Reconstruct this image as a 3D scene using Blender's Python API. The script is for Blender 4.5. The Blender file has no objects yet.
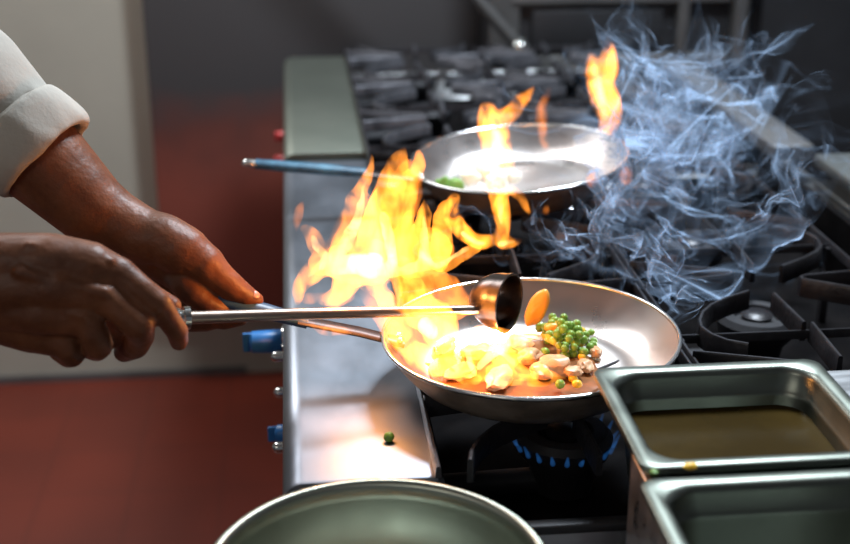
import bpy, bmesh, math, random
import numpy as np
from mathutils import Vector, Matrix, noise
random.seed(7)
S = bpy.context.scene
COL = S.collection

# ------------------------------------------------------------ camera
F = 1300.0; ZC = 1.50
PITCH = math.atan(497 / F); YAW = math.atan(140 / math.hypot(497, F))
fw = Vector((math.sin(YAW) * math.cos(PITCH), math.cos(YAW) * math.cos(PITCH), -math.sin(PITCH)))
rt = Vector((math.cos(YAW), -math.sin(YAW), 0)); up = rt.cross(fw)
CP = Vector((0, 0, ZC))
def ray(u, v): return (fw * F + rt * (u - 425) - up * (v - 272)).normalized()
def atz(u, v, z): d = ray(u, v); return CP + d * ((z - ZC) / d.z)
def aty(u, v, y): d = ray(u, v); return CP + d * (y / d.y)
cam = bpy.data.objects.new('camera', bpy.data.cameras.new('camera')); COL.objects.link(cam)
cam.matrix_world = Matrix.Translation(CP) @ Matrix((rt, up, -fw)).transposed().to_4x4()
cam.data.sensor_width = 36; cam.data.lens = 36 * F / 850; cam.data.clip_start = .05
cam.data.dof.use_dof = True; cam.data.dof.focus_distance = 1.33; cam.data.dof.aperture_fstop = 3.6
S.camera = cam

# ------------------------------------------------------------ world, lights, exposure
w = bpy.data.worlds.new('kitchen_ambient'); S.world = w; w.use_nodes = True
w.node_tree.nodes['Background'].inputs[0].default_value = (.68, .74, .85, 1)
w.node_tree.nodes['Background'].inputs[1].default_value = .17
S.view_settings.view_transform = 'Standard'; S.view_settings.look = 'None'
S.view_settings.exposure = 0.0; S.view_settings.gamma = 1; S.view_settings.use_curve_mapping = False
S.cycles.use_denoising = True; S.cycles.denoiser = 'OPENIMAGEDENOISE'
S.cycles.transparent_max_bounces = 40; S.cycles.max_bounces = 7; S.cycles.volume_bounces = 0
S.cycles.volume_max_steps = 400; S.cycles.sample_clamp_indirect = 6
def area(name, loc, aim, size, power, color):
    l = bpy.data.lights.new(name, 'AREA'); l.shape = 'RECTANGLE'; l.size, l.size_y = size; l.energy = power; l.color = color
    o = bpy.data.objects.new(name, l); COL.objects.link(o); o.location = loc
    o.rotation_euler = (Vector(aim) - Vector(loc)).to_track_quat('-Z', 'Y').to_euler(); return o
area('ceiling_lamp', (-.9, 2.7, 2.55), (-.3, 1.6, .9), (.5, 1.4), 38, (.97, .97, 1))
area('hood_lamp', (.75, 2.05, 2.6), (.4, 1.5, .9), (.6, .35), 80, (.80, .90, 1))
area('camera_side_light', (-1.3, -.6, 2.2), (.1, 1.3, .9), (1.2, .8), 7, (1, .93, .85))  # unseen area light from behind the camera, no window modelled

# ------------------------------------------------------------ materials
def nt(m):
    m.use_nodes = True; n = m.node_tree.nodes; l = m.node_tree.links; n.clear()
    return n, l, n.new('ShaderNodeOutputMaterial')
def pbr(name, col, rough=.5, metal=0., bump=0., bscale=60., var=0., vscale=8., stretch=(1, 1, 1), rvar=0., col2=None, spec=.5, coat=0, sss=0, trans=0, ior=1.45, detail=5, aniso=0):
    m = bpy.data.materials.new(name); n, l, out = nt(m)
    b = n.new('ShaderNodeBsdfPrincipled'); l.new(b.outputs[0], out.inputs[0])
    b.inputs['Base Color'].default_value = (*col, 1); b.inputs['Roughness'].default_value = rough
    b.inputs['Metallic'].default_value = metal; b.inputs['Specular IOR Level'].default_value = spec
    b.inputs['Coat Weight'].default_value = coat; b.inputs['IOR'].default_value = ior
    b.inputs['Transmission Weight'].default_value = trans
    if sss:
        b.inputs['Subsurface Weight'].default_value = sss; b.inputs['Subsurface Radius'].default_value = (.012, .005, .003); b.inputs['Subsurface Scale'].default_value = 1
    if aniso:
        tg = n.new('ShaderNodeTangent'); tg.direction_type = 'RADIAL'; tg.axis = 'Z'; l.new(tg.outputs[0], b.inputs['Tangent']); b.inputs['Anisotropic'].default_value = aniso
    tc = n.new('ShaderNodeTexCoord'); mp = n.new('ShaderNodeMapping'); mp.inputs['Scale'].default_value = stretch
    l.new(tc.outputs['Object'], mp.inputs[0])
    if var or rvar or col2:
        t = n.new('ShaderNodeTexNoise'); t.inputs['Scale'].default_value = vscale; t.inputs['Detail'].default_value = detail; t.inputs['Roughness'].default_value = .6
        l.new(mp.outputs[0], t.inputs[0])
        if var or col2:
            r = n.new('ShaderNodeValToRGB'); c2 = col2 or tuple(c * (1 - var) for c in col)
            r.color_ramp.elements[0].position = .35; r.color_ramp.elements[1].position = .68
            r.color_ramp.elements[0].color = (*c2, 1); r.color_ramp.elements[1].color = (*col, 1)
            l.new(t.outputs[0], r.inputs[0]); l.new(r.outputs[0], b.inputs['Base Color'])
        if rvar:
            q = n.new('ShaderNodeMapRange'); q.inputs[1].default_value = .3; q.inputs[2].default_value = .7
            q.inputs[3].default_value = max(.02, rough - rvar); q.inputs[4].default_value = rough + rvar
            l.new(t.outputs[0], q.inputs[0]); l.new(q.outputs[0], b.inputs['Roughness'])
    if bump:
        t2 = n.new('ShaderNodeTexNoise'); t2.inputs['Scale'].default_value = bscale; t2.inputs['Detail'].default_value = 4
        l.new(mp.outputs[0], t2.inputs[0]); bp = n.new('ShaderNodeBump'); bp.inputs['Strength'].default_value = bump; bp.inputs['Distance'].default_value = .002
        l.new(t2.outputs[0], bp.inputs['Height']); l.new(bp.outputs[0], b.inputs['Normal'])
    return m
M = {}
M['ledge'] = pbr('scuffed_steel', (.255, .28, .32), .42, 1, bump=.08, bscale=35, vscale=11, rvar=.06, col2=(.225, .25, .285), stretch=(1, .5, 1))
M['ledgefar'] = pbr('greenish_steel', (.235, .255, .215), .5, 1, bump=.08, bscale=35, vscale=7, col2=(.20, .22, .185))  # greener steel tone for the far range ledge
M['ironworn'] = pbr('worn_grey_iron', (.15, .15, .165), .42, .6, bump=.3, bscale=90, col2=(.03, .03, .035), vscale=14)
M['steel'] = pbr('brushed_steel', (.52, .53, .54), .33, 1, bump=.05, bscale=90, rvar=.08, stretch=(1, 6, 6))
M['dull_steel'] = pbr('dull_steel', (.33, .35, .34), .42, 1, bump=.08, bscale=30, col2=(.24, .25, .25), vscale=6)
M['mirror'] = pbr('polished_steel', (.60, .61, .58), .13, 1, rvar=.05, vscale=9)
M['bowl'] = pbr('spun_bowl_steel', (.34, .36, .30), .38, 1, rvar=.08, vscale=16, aniso=.85)
M['gastro'] = pbr('container_steel', (.155, .17, .145), .38, 1, rvar=.06, vscale=20, bump=.02, bscale=50)
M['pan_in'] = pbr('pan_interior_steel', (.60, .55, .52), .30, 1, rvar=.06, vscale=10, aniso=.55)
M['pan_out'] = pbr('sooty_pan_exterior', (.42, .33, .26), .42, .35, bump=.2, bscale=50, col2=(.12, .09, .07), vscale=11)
M['rim'] = pbr('pan_rim_steel', (.78, .78, .76), .2, 1)
M['handle'] = pbr('dark_handle_metal', (.05, .035, .03), .4, .6, col2=(.02, .015, .015), vscale=30)
M['blue'] = pbr('blue_rubber_grip', (.035, .09, .19), .42, 0, bump=.1, bscale=80, col2=(.02, .05, .11), vscale=25)
M['blueback'] = pbr('worn_blue_grip', (.07, .20, .29), .4, 0, col2=(.015, .05, .09), vscale=30)
M['blueknob'] = pbr('blue_knob_plastic', (.02, .14, .38), .35)
M['redknob'] = pbr('red_knob_plastic', (.55, .06, .06), .35)
M['iron'] = pbr('cast_iron', (.040, .038, .042), .34, .3, bump=.35, bscale=140, col2=(.014, .013, .015), vscale=18)
M['black'] = pbr('burnt_black_enamel', (.0035, .0035, .004), .8, 0, bump=.3, bscale=40, col2=(.008, .007, .007), vscale=12, spec=.03)
M['burner'] = pbr('burner_iron', (.015, .015, .018), .6, .1, bump=.3, bscale=100)
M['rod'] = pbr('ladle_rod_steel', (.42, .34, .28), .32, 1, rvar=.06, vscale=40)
M['cup'] = pbr('tarnished_ladle_steel', (.14, .12, .11), .28, 1, col2=(.06, .05, .045), vscale=30)
M['glaze'] = pbr('added_brown_juice', (.30, .11, .03), .30, 0, bump=.3, bscale=60, col2=(.14, .05, .015), vscale=35)
M['oil'] = pbr('brown_sauce', (.050, .030, .005), .22, 0, col2=(.028, .017, .003), vscale=7, spec=.12)
M['skin'] = pbr('brown_skin', (.185, .068, .030), .47, 0, bump=1.0, bscale=60, col2=(.095, .033, .014), vscale=26, sss=.10, detail=8, spec=.36)
M['nail'] = pbr('fingernail', (.30, .15, .10), .35)
M['cloth'] = pbr('white_chef_cotton', (.38, .355, .31), .85, 0, bump=.3, bscale=200, var=.12, vscale=10)
M['trouser'] = pbr('dark_trouser_cloth', (.04, .04, .05), .9)
M['hair'] = pbr('black_hair', (.01, .01, .01), .6)
M['pea'] = pbr('green_pea_skin', (.24, .42, .06), .3, sss=.1, var=.4, vscale=60)
M['corn'] = pbr('yellow_kernel', (.80, .48, .03), .35, sss=.1)
M['meat'] = pbr('cooked_white_meat', (.66, .42, .24), .4, bump=.4, bscale=90, col2=(.55, .28, .12), vscale=40, sss=.1)
M['carrot'] = pbr('orange_vegetable', (.80, .36, .05), .35, bump=.3, bscale=80, sss=.1)
M['onion'] = pbr('white_onion', (.75, .78, .68), .3, sss=.15)
M['herb'] = pbr('green_herb', (.14, .30, .05), .5)
M['ceil'] = pbr('ceiling_paint', (.45, .45, .45), .8)
M['wallp'] = pbr('cream_wall_paint', (.41, .375, .305), .7, bump=.1, bscale=8, var=.12, vscale=2.2)
M['wallr'] = pbr('grey_wall_paint', (.10, .10, .11), .7)
M['panelgrey'] = pbr('dark_grey_metal', (.045, .045, .048), .45, .5, var=.35, vscale=3)
M['postgrey'] = pbr('weathered_grey_metal', (.17, .165, .16), .5, .6, var=.3, vscale=6)
M['floor'] = None

def brickfloor():
    m = bpy.data.materials.new('red_quarry_tile'); n, l, out = nt(m)
    b = n.new('ShaderNodeBsdfPrincipled'); l.new(b.outputs[0], out.inputs[0]); b.inputs['Roughness'].default_value = .45
    tc = n.new('ShaderNodeTexCoord'); k = n.new('ShaderNodeTexBrick'); l.new(tc.outputs['Object'], k.inputs[0])
    k.offset = 0; k.inputs['Color1'].default_value = (.16, .022, .009, 1); k.inputs['Color2'].default_value = (.15, .021, .009, 1)
    k.inputs['Mortar'].default_value = (.135, .019, .008, 1); k.inputs['Scale'].default_value = 1; k.inputs['Mortar Size'].default_value = .006
    k.inputs['Brick Width'].default_value = .2; k.inputs['Row Height'].default_value = .2
    t = n.new('ShaderNodeTexNoise'); t.inputs['Scale'].default_value = 3; l.new(tc.outputs['Object'], t.inputs[0])
    x = n.new('ShaderNodeMix'); x.data_type = 'RGBA'; x.blend_type = 'MULTIPLY'; x.inputs[0].default_value = .5
    l.new(k.outputs[0], x.inputs[6]); l.new(t.outputs[0], x.inputs[7]); l.new(x.outputs[2], b.inputs['Base Color']); return m
M['floor'] = brickfloor()
def boardmat():      # red-brown board turning unevenly dark grey towards the top
    m = bpy.data.materials.new('dark_topped_red_board'); n, l, out = nt(m)
    b = n.new('ShaderNodeBsdfPrincipled'); l.new(b.outputs[0], out.inputs[0]); b.inputs['Roughness'].default_value = .6
    tc = n.new('ShaderNodeTexCoord'); sp = n.new('ShaderNodeSeparateXYZ'); l.new(tc.outputs['Object'], sp.inputs[0])
    t = n.new('ShaderNodeTexNoise'); t.inputs['Scale'].default_value = 6; t.inputs['Detail'].default_value = 6; l.new(tc.outputs['Object'], t.inputs[0])
    a = n.new('ShaderNodeMath'); a.operation = 'MULTIPLY_ADD'; a.inputs[1].default_value = .25; l.new(t.outputs[0], a.inputs[0]); l.new(sp.outputs[2], a.inputs[2])
    r = n.new('ShaderNodeValToRGB'); e = r.color_ramp.elements
    mr = n.new('ShaderNodeMapRange'); mr.inputs[1].default_value = .50; mr.inputs[2].default_value = 1.1; l.new(a.outputs[0], mr.inputs[0])
    l.new(mr.outputs[0], r.inputs[0])
    e[0].position = .25; e[0].color = (.26, .062, .040, 1); e[1].position = .72; e[1].color = (.050, .045, .045, 1)
    x = e.new(.52); x.color = (.13, .040, .030, 1)
    l.new(r.outputs[0], b.inputs['Base Color']); return m
M['board'] = boardmat()

# ------------------------------------------------------------ mesh tools
OA, OB, OC = Vector((0, 0, 0)), Vector((19.3, 7.1, 41.7)), Vector((-33.9, 27.3, 11.1))
def nvec(p): return Vector((noise.noise(p + OA), noise.noise(p + OB), noise.noise(p + OC)))      # repeatable noise vector
class MB:
    def __init__(s): s.v = []; s.f = []; s.mi = []
    def add(s, vs, fs, mi=0):
        o = len(s.v); s.v += [tuple(p) for p in vs]; s.f += [tuple(i + o for i in f) for f in fs]; s.mi += [mi] * len(fs); return s
    def box(s, a, b, bev=0., mi=0):
        bm = bmesh.new(); bmesh.ops.create_cube(bm, size=1)
        a = Vector(a); b = Vector(b); c = (a + b) / 2; d = b - a
        for q in bm.verts: q.co = Vector((q.co.x * d.x, q.co.y * d.y, q.co.z * d.z)) + c
        if bev: bmesh.ops.bevel(bm, geom=bm.edges[:], offset=bev, segments=3, affect='EDGES', profile=.5)
        s.bm(bm, mi); return s
    def bm(s, bm, mi=0, mat=None):
        if mat: bmesh.ops.transform(bm, matrix=mat, verts=bm.verts)
        bm.verts.index_update(); s.add([q.co[:] for q in bm.verts], [[q.index for q in f.verts] for f in bm.faces], mi); bm.free()
    def tube(s, pts, rs, n=16, mi=0, closed=True, flat=1.0, up=None, loop=False):
        pts = [Vector(p) for p in pts]
        if not hasattr(rs, '__len__'): rs = [rs] * len(pts)
        N = len(pts); vs = []; fs = []; nrm = None
        for i, p in enumerate(pts):
            if loop: t = (pts[(i + 1) % N] - pts[i - 1]).normalized()
            else: t = (pts[min(i + 1, N - 1)] - pts[max(i - 1, 0)]).normalized()
            if up is not None: nrm = (Vector(up) - t * t.dot(Vector(up))).normalized()
            elif nrm is None:
                q = Vector((0, 0, 1)) if abs(t.z) < .9 else Vector((1, 0, 0)); nrm = (q - t * t.dot(q)).normalized()
            else: nrm = (nrm - t * t.dot(nrm)).normalized()
            b = t.cross(nrm)
            for k in range(n):
                a = 2 * math.pi * k / n; vs.append(p + b * math.cos(a) * rs[i] + nrm * math.sin(a) * rs[i] * flat)
        for i in range(N if loop else N - 1):
            for k in range(n): fs.append((i * n + k, i * n + (k + 1) % n, (i + 1) % N * n + (k + 1) % n, (i + 1) % N * n + k))
        if closed and not loop: fs.append(tuple(range(n))[::-1]); fs.append(tuple((N - 1) * n + k for k in range(n)))
        s.add(vs, fs, mi); return s
    def capsule(s, a, b, ra, rb, n=14, mi=0):
        a = Vector(a); b = Vector(b); d = b - a; L = max(d.length, 1e-5); t = d / L; P = []; R = []
        for k in range(5): x = math.pi / 2 * k / 5; P.append(a - t * ra * math.cos(x)); R.append(max(ra * math.sin(x), ra * .06))
        P.append(a); R.append(ra); P.append(b); R.append(rb)
        for k in range(1, 6): x = math.pi / 2 * k / 5; P.append(b + t * rb * math.sin(x)); R.append(max(rb * math.cos(x), rb * .06))
        # strictly increasing positions keep frames stable
        return s.tube(P, R, n, mi)
    def chain(s, pts, n=14, mi=0):
        for (p, r), (q, r2) in zip(pts[:-1], pts[1:]): s.capsule(p, q, r, r2, n, mi)
        return s
    def lathe(s, prof, c=(0, 0, 0), n=64, mi=0, close=False, mat=None):
        c = Vector(c); vs = []; fs = []; K = len(prof)
        for i in range(n):
            a = 2 * math.pi * i / n
            for r, z in prof:
                p = Vector((r * math.cos(a), r * math.sin(a), z)); vs.append((mat @ p if mat else p) + c)
        for i in range(n):
            j = (i + 1) % n
            for k in range(K - 1 + close): fs.append((i * K + k, j * K + k, j * K + (k + 1) % K, i * K + (k + 1) % K))
        s.add(vs, fs, mi); return s
    def mesh(s, name='mesh'):
        me = bpy.data.meshes.new(name); me.from_pydata(s.v, [], s.f); me.polygons.foreach_set('material_index', s.mi); me.update()
        bm = bmesh.new(); bm.from_mesh(me); bmesh.ops.remove_doubles(bm, verts=bm.verts, dist=1e-6); bmesh.ops.recalc_face_normals(bm, faces=bm.faces); bm.to_mesh(me); bm.free()
        return me
def smooth(me, ang=40):
    me.polygons.foreach_set('use_smooth', [True] * len(me.polygons))
    try: me.set_sharp_from_angle(angle=math.radians(ang))
    except Exception: pass
def link(name, me, mats, parent=None, ang=40, loc=None):
    if isinstance(me, MB): me = me.mesh(name)
    if not isinstance(mats, (list, tuple)): mats = [mats]
    for m in mats: me.materials.append(m)
    org = Vector(loc) if loc is not None else (wloc(parent) if parent else Vector())
    if org.length: me.transform(Matrix.Translation(-org))
    smooth(me, ang); me.name = name
    o = bpy.data.objects.new(name, me); COL.objects.link(o)
    if parent: o.parent = parent
    if loc is not None: o.location = org - (wloc(parent) if parent else Vector())
    return o
def wloc(o):
    p = Vector(o.location)
    while o.parent: o = o.parent; p += o.location
    return p
def tag(o, label, cat=None, group=None, kind=None):
    if label: o['label'] = label
    if cat: o['category'] = cat
    if group: o['group'] = group
    if kind: o['kind'] = kind
    return o
def thing(name, loc, label, cat, group=None):
    o = bpy.data.objects.new(name, None); COL.objects.link(o); o.location = loc; o.empty_display_size = .05
    return tag(o, label, cat, group)
def dup(o, loc, label=None):
    r = o.copy(); COL.objects.link(r); r.location = loc
    if label: r['label'] = label
    for ch in [c for c in o.children]:
        c = ch.copy(); COL.objects.link(c); c.parent = r
        for g in [x for x in ch.children]:
            d = g.copy(); COL.objects.link(d); d.parent = c
    return r
def structure(name, mb, m): o = link(name, mb, m); o['kind'] = 'structure'; return o
def modmesh(me, mods):
    o = bpy.data.objects.new('work', me); COL.objects.link(o)
    for t, kw in mods:
        md = o.modifiers.new(t, t)
        for k, v in kw.items(): setattr(md, k, v)
    dg = bpy.context.evaluated_depsgraph_get(); dg.update()
    r = bpy.data.meshes.new_from_object(o.evaluated_get(dg)); bpy.data.objects.remove(o); r.materials.clear(); return r
def remesh(me, vox, it=4, fac=.5):
    return modmesh(me, [('REMESH', dict(mode='VOXEL', voxel_size=vox)), ('SMOOTH', dict(factor=fac, iterations=it))])
def blob(c, r, sc=(1, 1, 1), rough=.25, seed=0, sub=3, rot=None):
    bm = bmesh.new(); bmesh.ops.create_icosphere(bm, subdivisions=sub, radius=1)
    R = rot or Matrix.Identity(3); c = Vector(c)
    for q in bm.verts:
        d = q.co.normalized(); k = 1 + rough * noise.noise(d * 1.6 + Vector((seed * 3.1, seed * 1.7, 0)))
        q.co = R @ Vector((d.x * sc[0], d.y * sc[1], d.z * sc[2])) * r * k + c
    m = MB(); m.bm(bm); return m

# ------------------------------------------------------------ the room
structure('floor', MB().box((-3, -1.6, -.1), (1.75, 3.3, 0)), M['floor'])
structure('wall_back', MB().box((-3, 3.2, 0), (1.75, 3.3, 2.9)), M['wallp'])
structure('wall_right', MB().box((1.65, -1.6, 0), (1.75, 3.2, 2.9)), M['wallr'])
structure('ceiling', MB().box((-3, -1.6, 2.9), (1.75, 3.3, 3.0)), M['ceil'])
structure('trim_1', MB().box((-3, 3.19, 0), (-.16, 3.2, .02)), M['postgrey'])
bd = link('wall_board', MB().box((-.355, 3.145, .205), (.45, 3.198, 1.7), .004), M['board'])
tag(bd, 'dark red-brown board on the back wall, turning dark grey higher up', 'board')

# ------------------------------------------------------------ gas ranges
XL, XR = .117, .79
def make_range(y0, y1, label, lm):
    t = thing('gas_range', ((XL + XR) / 2, (y0 + y1) / 2, 0), label, 'stove')
    b = MB()
    b.box((0.0, y0, .12), (.03, y1, .86), .003)
    b.box((.03, y0 + .005, .12), (.87, y0 + .012, .858), .002)
    b.box((.03, y1 - .03, .12), (.87, y1, .862), .003)
    b.box((.84, y0 + .03, .12), (.87, y1 - .03, .862), .003)
    b.box((.03, y0 + .03, .12), (.84, y1 - .03, .15))
    link('body', b, M['steel'], t)
    for x in (.05, .80):
        for y in (y0 + .05, y1 - .05): link('leg', MB().tube([(x, y, 0), (x, y, .12)], .02), M['dull_steel'], t)
    # bull-nosed front ledge
    prof = []
    for k in range(9): a = math.pi / 2 + math.pi / 2 * k / 8; prof.append((-.006 + .02 * math.cos(a), .88 + .02 * math.sin(a)))
    prof += [(-.026, .855), (-.022, .855), (-.022, .868), (.0, .868), (XL - .004, .868), (XL - .004, .84), (XL, .84), (XL, .897), (XL - .003, .90)]
    ya, yb = y0 + .035, y1 - .004; vs = []; K = len(prof)
    ys = [ya, ya + .003, yb - .003, yb]
    for i, y in enumerate(ys):
        s = .0015 if i in (0, 3) else 0
        for x, z in prof: vs.append((x, y, z - s))
    fs = [(i * K + k, i * K + (k + 1) % K, (i + 1) * K + (k + 1) % K, (i + 1) * K + k) for i in range(3) for k in range(K)]
    fs += [tuple(range(K)), tuple(3 * K + k for k in range(K))]
    link('front_ledge', MB().add(vs, fs), M[lm], t)
    # drip tray under the burners with raised dividers
    tr = MB(); tr.box((XL, y0 + .013, .79), (XR, y1 - .03, .80)); tr.box((XL, y0 + .013, .80), (XR, y0 + .020, .852)); tr.box((XL, y0 + .03, .80), (XL + .006, y1 - .03, .893)); tr.box((XR - .01, y0 + .03, .80), (XR, y1 - .03, .90))
    tr.box((.405, y0 + .03, .80), (.411, y1 - .03, .86))
    link('drip_tray', tr, M['black'], t)
    link('end_bar', MB().box((XL, y0 - .010, .858), (XR + .04, y0 + .004, .868), .003), M['panelgrey'], t)
    return t
r1 = make_range(1.005, 2.10, 'near stainless gas range under the flaming pans', 'ledge')
r2 = make_range(2.112, 2.96, 'far stainless gas range standing against the dark back wall', 'ledgefar')
link('back_rail', MB().box((.785, 2.02, .90), (.855, 2.72, .925), .004), M['postgrey'], r2)
br = MB(); br.box((XR + .005, 1.02, .88), (.87, 1.86, .90), .003); br.box((XR + .002, 1.02, .902), (.87, 1.86, .915), .004)
link('back_rail', br, M['dull_steel'], r1)
link('back_shelf', MB().box((XR + .0, .95, .935), (1.15, 1.87, .955), .006).box((XR + .03, 1.0, .914), (.86, 1.85, .936)), M['dull_steel'], r1)

def knob(c, r, m, parent, bez=True, ln=.022):
    o = link('knob', MB().lathe([(0, 0), (r * .8, 0), (r, .004), (r * .92, ln), (r * .7, ln + .003), (0, ln + .004)], c, 28, mat=Matrix.Rotation(-math.pi / 2, 3, 'Y')), m, parent)
    g = MB().box((c[0] - ln - .012, c[1] - .0025, c[2] - r * .85), (c[0] - ln, c[1] + .0025, c[2] + r * .85), .002); link('knob_grip', g, m, o)
    if bez: link('knob_bezel', MB().lathe([(r * 1.05, 0), (r * 1.35, .0), (r * 1.3, .004), (r * 1.05, .005)], (c[0] + .001, c[1], c[2]), 28, mat=Matrix.Rotation(-math.pi / 2, 3, 'Y')), M['mirror'], o)
    return o
for y, z, r in ((1.43, .745, .012), (1.50, .838, .015)):
    k_ = knob((-.018 if r < .014 else -.026, y, z), r, M['blueknob'], r1, ln=.020 if r < .014 else .040)
    link('knob_stem', MB().tube([(0.002, y, z), (-.02, y, z)], .006), M['mirror'], k_)
for y, z in ((1.345, .772), (1.52, .757), (1.46, .835)):
    link('chrome_stud', MB().capsule((.0, y, z), (-.036, y, z), .005, .007), M['mirror'], r1)
for y, z in ((2.27, .872), (2.39, .885)):
    k_ = knob((-.010, y, z - .02), .011, M['redknob'], r2, False); link('knob_stem', MB().tube([(0.002, y, z - .02), (-.02, y, z - .02)], .006), M['mirror'], k_)

# grates and burners
def plate(mb, pts, z1, h, wd):           # an upright cast bar following pts
    pts = [Vector((p[0], p[1], 0)) for p in pts]
    L = []; N = len(pts)
    for i, p in enumerate(pts):
        t = (pts[min(i + 1, N - 1)] - pts[max(i - 1, 0)]).normalized(); nn = Vector((-t.y, t.x, 0)) * wd / 2
        L.append([(p + nn * 1.0 - Vector((0, 0, h - z1))), (p + nn * .8 + Vector((0, 0, z1 - .002))), (p + nn * .4 + Vector((0, 0, z1))),
                  (p - nn * .4 + Vector((0, 0, z1))), (p - nn * .8 + Vector((0, 0, z1 - .002))), (p - nn - Vector((0, 0, h - z1)))])
    vs = [q for r in L for q in r]; fs = [(i * 6 + k, i * 6 + (k + 1) % 6, (i + 1) * 6 + (k + 1) % 6, (i + 1) * 6 + k) for i in range(N - 1) for k in range(6)]
    fs += [tuple(range(6)), tuple((N - 1) * 6 + k for k in range(6))]
    mb.add(vs, fs)
HX, HY, ZT = .146, .1385, .920
def make_grate(loc, label, group, fm='iron', th=.0065, ht=.024):
    t = thing('burner_grate', loc, label, 'stove grate', group); cx, cy = loc[0], loc[1]
    fr = MB()
    for x in (-HX, HX): plate(fr, [(cx + x, cy - HY), (cx + x, cy + HY)], ZT - .006, .012, .006)
    plate(fr, [(cx - HX, cy + HY), (cx + HX, cy + HY)], ZT - .010, .010, .005)
    for x in (-HX, HX): fr.box((cx + x * .98 - .005, cy + HY * .96 - .005, .80), (cx + x * .98 + .005, cy + HY * .96 + .005, .907))
    link('frame', fr, M['iron'], t)
    for pl in ([(.007, .045), (.012, HY)], [(.0, -.048), (.003, -HY)], [(-HX, .075), (-.036, .036), (-.029, .030), (-.029, .022), (-.036, .017), (-HX, -.004)],
               [(HX, .018), (.060, .006), (.052, .001), (.052, -.006), (.060, -.012), (HX, -.068)],
               [(-.028, -.038), (-.060, -.056), (-.086, -.076), (-.103, -.098), (-.113, -.120), (-.117, -HY)], [(-.117, HY), (-.112, .118), (-.100, .100), (-.080, .088)],
               [(.042, .040), (.080, .066), (.106, .088), (.120, .108), (.127, HY)], [(.127, -HY), (.120, -.108), (.104, -.090), (.084, -.082)]):
        f = MB(); plate(f, [(cx + x, cy + y) for x, y in pl], ZT, ht, th); link('finger', f, M[fm], t)
    return t
def make_burner(loc, label, group):
    t = thing('gas_burner', loc, label, 'burner', group); x, y, z = loc
    b = MB().lathe([(.0, -.03), (.03, -.03), (.036, 0), (.046, .012), (.050, .03), (.044, .037), (.030, .037), (.026, .028), (0, .028)], loc, 40)
    link('head', b, M['burner'], t)
    link('cap', MB().lathe([(.0, .030), (.018, .031), (.020, .036), (.014, .040), (0, .041)], loc, 32), M['iron'], t)
    link('venturi', MB().tube([(x, y, z - .012), (x, y - .0, z - .02), (x - .13, y, z - .024)], .014), M['burner'], t)
    return t
names = [('nearest', 1.17), ('second', 1.448), ('third', 1.726), ('fourth', 2.004)]
rows = [('left', .262), ('right', .562)]
glab = {(0, 0): 'black grate under the front flaming pan', (0, 1): 'black grate between the front and the rear pan', (0, 2): 'black grate carrying the rear steel pan',
        (0, 3): 'black grate just beyond the rear steel pan', (1, 0): 'black cast iron grate mostly hidden behind the steel food containers', (1, 1): 'large clear black grate with open centre right of the front pan',
        (1, 2): 'black grate right of the rear pan, veiled by smoke', (1, 3): 'black grate behind the smoke, in front of the long grey rail'}
g0 = bu0 = None
def put(x, y, lab, blab):
    global g0, bu0
    if g0 is None: g0 = make_grate((x, y, ZT), lab, 'cast iron grates on the ranges'); bu0 = make_burner((x, y, .835), blab, 'gas burners in the ranges')
    else: dup(g0, (x, y, ZT), lab); dup(bu0, (x, y, .835), blab)
for j, (rn, x) in enumerate(rows):
    for i, (nn, y) in enumerate(names):
        put(x, y, glab[(j, i)], 'gas burner under the ' + glab[(j, i)].replace('black ', '').replace('cast iron ', ''))
g0 = None
for j, (rn, x) in enumerate(rows):
    for i, y in enumerate((2.282, 2.560, 2.838)):
        e = ('at the near end', 'in the middle', 'at the wall end')[i]
        lab = 'light-worn grate %s of the far range, %s row' % (e, rn)
        if g0 is None: g0 = make_grate((x, y, ZT), lab, 'cast iron grates on the ranges', 'ironworn', .009, .020)
        else: dup(g0, (x, y, ZT), lab)
        dup(bu0, (x, y, .835), 'burner below the ' + lab)

# ------------------------------------------------------------ kitchen equipment at the back
cb = thing('steel_cabinet', (1.05, 3.05, 0), 'dark grey steel cabinet with recessed panel behind the far range', 'cabinet')
link('body', MB().box((.45, 3.0, 0), (1.6, 3.18, 1.9), .004), M['panelgrey'], cb)
link('panel', MB().box((.55, 2.985, .905), (.86, 3.002, .99), .003), M['panelgrey'], cb)
link('lower_rail', MB().box((.50, 2.975, .845), (1.02, 3.0, .885), .004), M['postgrey'], cb)
link('upper_rail', MB().box((.50, 2.975, 1.005), (1.02, 3.0, 1.03), .004), M['postgrey'], cb)
link('post', MB().box((.893, 2.965, .86), (.918, 3.0, 1.9), .004), M['postgrey'], cb)
link('post', MB().box((1.025, 2.955, .86), (1.055, 3.0, 1.9), .004), M['postgrey'], cb)
link('gap_strip', MB().box((1.075, 2.99, .86), (1.10, 3.002, 1.9)), M['black'], cb)
link('side_panel', MB().box((.45, 2.98, .86), (.52, 3.0, 1.9), .003), M['postgrey'], cb)
pp = thing('steel_pipe', (.53, 2.9, .9), 'slanting grey pipe ending in a bright polished ball behind the far range', 'pipe')
a_, b_ = aty(520, 48, 2.93), aty(462, -18, 2.93)
link('tube', MB().tube([a_, b_, b_ + (b_ - a_) * 2.5], .015), M['postgrey'], pp)
link('ball', MB().capsule(a_, a_ + Vector((.001, 0, 0)), .024, .024, 20), M['mirror'], pp)
link('bracket', MB().box((a_.x - .02, 2.93, .84), (a_.x + .02, 2.985, a_.z), .003), M['postgrey'], pp)

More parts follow.
